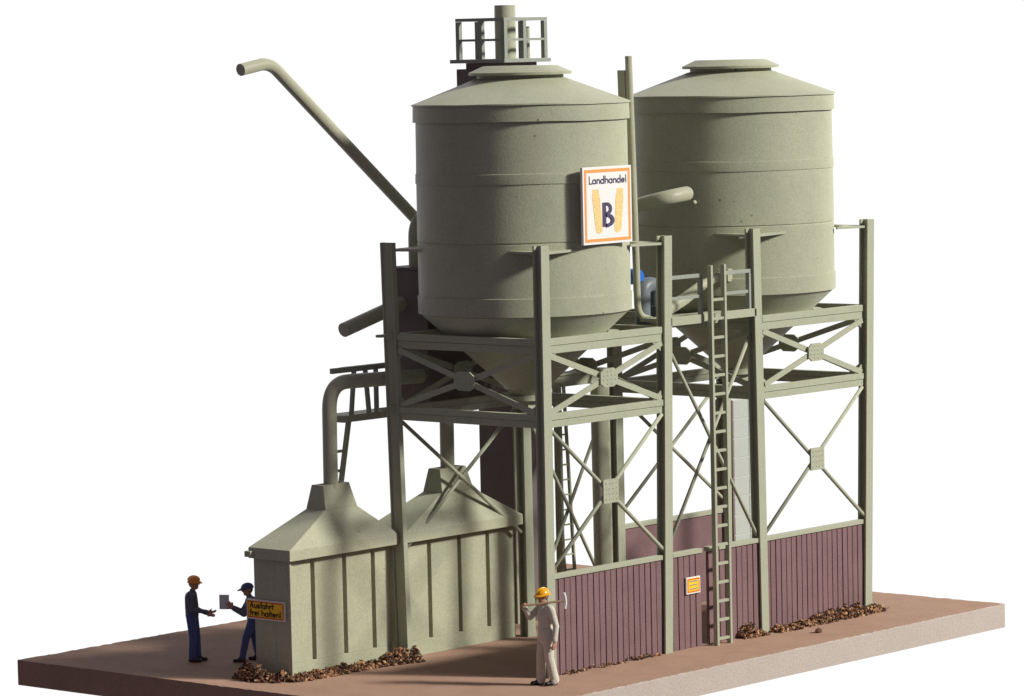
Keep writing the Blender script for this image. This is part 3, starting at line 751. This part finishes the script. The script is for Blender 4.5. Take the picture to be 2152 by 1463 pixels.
def dome(c, f, s, u, rx, rz, brim_f, brim_a, thick=.012, ridge=True, peak_only=False):
    mb = MB(); n = 28; rings = []
    for a in (90, 75, 60, 42, 22, 5, 0):
        rr = math.cos(R(a)); zz = math.sin(R(a))
        rings.append([c + f*rx*1.12*rr*math.cos(t) + s*rx*rr*math.sin(t) + u*rz*zz for t in [2*math.pi*k/n for k in range(n)]])
    ext = []
    for k in range(n):
        t = 2*math.pi*k/n; fr = max(0, math.cos(t))
        e = brim_a + (brim_f-brim_a)*fr**(2 if not peak_only else 1.2)
        ext.append(c + f*(rx*1.12+e)*math.cos(t) + s*(rx+brim_a*1.0)*math.sin(t) - u*(.012+.02*fr))
    rings.append(ext); rings.append([p-u*thick for p in ext])
    rings.append([c + f*rx*1.02*math.cos(t) + s*rx*.92*math.sin(t) - u*.006 for t in [2*math.pi*k/n for k in range(n)]])
    mb.loft(rings, cap=True)
    if ridge:
        mb.tube([c + f*rx*1.13*math.cos(R(a)) + u*rz*1.01*math.sin(R(a)) for a in range(15, 170, 15)], .014, n=8)
    return mb

rt = Vector((.657, -.754, 0)); tow = Vector((-.754, -.657, 0))
def heading(v): return math.atan2(v.y, v.x)

# man with the pick: faces left and a little towards the viewer
def man_pick():
    caps = []; J = 'overall'
    for sd, fx in ((1, -.09), (-1, .07)):           # +1 = left leg
        hip = (0, .085*sd, .92); kn = (fx*.35+.03, .095*sd, .50); an = (fx-.01, .10*sd, .10)
        caps += [(hip, .105, kn, .083, J), (kn, .083, an, .082, J), ((an[0], an[1], .10), .085, (an[0]+.02, an[1], .085), .078, J),
                 ((fx-.03, .10*sd, .045), .046, (fx+.16, .11*sd, .040), .040, 'shoe'), ((fx-.03, .10*sd, .075), .045, (fx+.06, .105*sd, .07), .042, 'shoe')]
    caps += [((0,0,.94), .145, (.0,0,1.08), .135, J), ((0,.05,.80), .11, (0,.06,.95), .12, J), ((0,-.05,.80), .11, (0,-.06,.95), .12, J), ((0,0,1.08), .135, (.0,0,1.30), .135, J),
             ((0,.06,1.15), .11, (-.01,.09,1.34), .09, J), ((0,-.06,1.15), .11, (-.01,-.09,1.34), .09, J),
             ((-.01,.16,1.37), .068, (-.01,-.16,1.37), .068, J), ((0,0,1.38), .075, (.01,0,1.44), .062, J), ((.01,0,1.42), .052, (.03,0,1.50), .050, 'skin')]
    # left arm hangs
    caps += [((-.01,.20,1.35), .066, (-.07,.25,1.07), .056, J), ((-.07,.25,1.07), .056, (-.03,.26,.84), .050, J), ((-.03,.26,.86), .053, (-.03,.26,.83), .053, J)]
    hand(caps, (-.025,.262,.79), (.12,.0,-1), (.2,-1,0), curl=.6)
    # right arm raised to grip the handle in front of the face
    caps += [((.0,-.19,1.36), .066, (.20,-.21,1.20), .058, J), ((.20,-.21,1.20), .058, (.37,-.09,1.40), .046, J), ((.345,-.105,1.375), .052, (.365,-.095,1.395), .050, J)]
    hand(caps, (.38,-.085,1.405), (.45,.5,.75), (-.2,1,-.6), curl=.95)
    P, f, s, u = head(caps, (.05,0,1.585), (1,.08,-.08))
    hg = lambda: [('hard_hat', dome(P(-.005,0,.045), f, s, u, .112, .098, .055, .022), 'helmet')]
    o = person((-.56, -.43, 0), heading(-rt*math.cos(R(28))+tow*math.sin(R(28))), caps,
               'person in pale overalls and yellow hard hat carrying a pick over the shoulder', {'overall': 'overall', 'skin': 'skin', 'shoe': 'shoe', 'hair': 'hair'}, hg)
    return o
def place(local, o):
    return Matrix.Translation(o.location) @ Matrix.Rotation(o.rotation_euler.z, 4, 'Z') @ Vector(local)
mp = man_pick()
a_ = place((.43, .01, 1.45), mp); b_ = place((-.33, .15, 1.49), mp)
root = thing('pickaxe', a_, 'pickaxe with brown handle over the shoulder of the person in pale overalls', 'pickaxe')
mb = MB(); mb.tube([a_, b_], .019, n=12); mb.build('handle', M['wood'], root)
mb = MB(); ax = (b_-a_).normalized(); c_ = b_-ax*.02
sd_ = Vector((0,0,1)); pts = [c_+sd_*.14-ax*.01, c_+sd_*.05+ax*.012, c_-sd_*.05+ax*.02, c_-sd_*.14+ax*.0]
mb.tube(pts, .026, n=8, fillet=.06); mb.build('head', M['metal'], root)

def man_orange():
    caps = []; J, T = 'jacket', 'trouser'
    for sd, fx in ((1, .05), (-1, -.02)):
        hip = (-.02, .08*sd, .85); kn = (fx*.4+.015, .088*sd, .46); an = (fx, .09*sd, .10)
        caps += [(hip, .098, kn, .070, T), (kn, .070, an, .062, T), ((fx-.03, .09*sd, .045), .045, (fx+.15, .10*sd, .035), .036, 'shoe'), ((fx-.01, .09*sd, .09), .05, (fx+.04, .09*sd, .07), .045, 'shoe')]
    caps += [((-.02,0,.86), .125, (-.02,0,1.0), .125, J), ((-.02,.05,.80), .095, (-.02,.05,.95), .10, J), ((-.02,-.05,.80), .095, (-.02,-.05,.95), .10, J), ((-.02,0,1.0), .13, (-.03,0,1.20), .12, J),
             ((-.02,.14,1.255), .062, (-.02,-.14,1.255), .062, J), ((-.01,0,1.27), .065, (.0,0,1.32), .055, J), ((.0,0,1.31), .046, (.02,0,1.38), .044, 'skin')]
    caps += [((-.02,-.18,1.23), .058, (.04,-.20,.99), .050, J), ((.04,-.20,.99), .050, (.31,-.17,.955), .038, J)]
    hand(caps, (.33,-.17,.955), (1,.05,-.05), (0,.6,.8), curl=.45)
    caps += [((-.02,.18,1.23), .058, (-.02,.21,.97), .050, J), ((-.02,.21,.97), .050, (.20,.17,.88), .038, J)]
    hand(caps, (.22,.168,.872), (1,-.05,-.30), (0,-.6,.8), curl=.2)
    P, f, s, u = head(caps, (.035,0,1.46), (1,0,0), k=.95)
    hg = lambda: [('hard_hat', dome(P(-.005,0,.045), f, s, u, .106, .095, .045, .010), 'orangehat')]
    return person((-2.14, 6.80, 0), heading(rt*math.cos(R(10))+tow*math.sin(R(10))), caps,
                  'person in orange hard hat and dark jacket, both forearms held out, far left', {'jacket': 'denim', 'trouser': 'trouser', 'skin': 'skin', 'shoe': 'brownshoe', 'hair': 'skin'}, hg)
man_orange()
def man_cap():
    caps = []; J, T = 'jacket', 'trouser'
    for sd, fx, ky in ((1, .17, 0), (-1, -.13, 0)):
        hip = (-.06, .08*sd, .80); kn = (fx*.55+.0, .09*sd, .45); an = (fx, .10*sd, .10)
        caps += [(hip, .100, kn, .072, T), (kn, .072, an, .060, T), ((fx-.03, .10*sd, .042), .044, (fx+.15, .11*sd, .036), .036, 'shoe'), ((fx-.01, .1*sd, .09), .05, (fx+.04, .1*sd, .07), .044, 'shoe')]
    caps += [((-.06,0,.80), .125, (-.04,0,.92), .125, J), ((-.05,.05,.76), .095, (-.04,.05,.9), .1, J), ((-.05,-.05,.76), .095, (-.04,-.05,.9), .1, J), ((-.04,0,.92), .128, (-.02,0,1.10), .118, J),
             ((-.01,.14,1.155), .062, (-.01,-.14,1.155), .062, J), ((.0,0,1.17), .064, (.01,0,1.21), .055, J), ((.01,0,1.20), .046, (.03,0,1.26), .044, 'skin')]
    for sd in (1, -1):
        el = (.13, .20*sd, .90); wr = (.31, .12*sd, 1.00)
        caps += [((-.01,.18*sd,1.13), .058, el, .050, J), (el, .050, wr, .040, 'jacket')]
        hand(caps, (.325, .115*sd, 1.008), (.6, -.1*sd, .75), (.4, -1*sd, .2), curl=.5)
    P, f, s, u = head(caps, (.045,0,1.335), (1,0,-.12), k=.95)
    hg = lambda: [('cap', dome(P(-.008,0,.045), f, s, u, .106, .085, .075, .004, ridge=False, peak_only=True), 'cap')]
    return person((-1.50, 5.95, 0), heading(-rt*math.cos(R(8))+tow*math.sin(R(8))), caps,
                  'person in blue cap and dark work clothes leaning, sheet in hand, beside the left shed', {'jacket': 'denim', 'trouser': 'trouser', 'skin': 'skin', 'shoe': 'brownshoe', 'hair': 'hair'}, hg)
mc = man_cap()
q0 = [place(p, mc) for p in ((.46, -.085, .985), (.46, .10, .985), (.44, .10, 1.25), (.44, -.085, 1.25))]
q0 = [place(p, mc) for p in ((.56, -.03, .985), (.385, .03, .985), (.385, .03, 1.255), (.56, -.03, 1.255))]
mb = MB(); mb.prism(q0, (q0[1]-q0[0]).cross(q0[3]-q0[0]).normalized()*.012)
tag(mb.build('paper_sheet', M['paper']), 'pale grey sheet held up by the person in the blue cap', 'sheet')
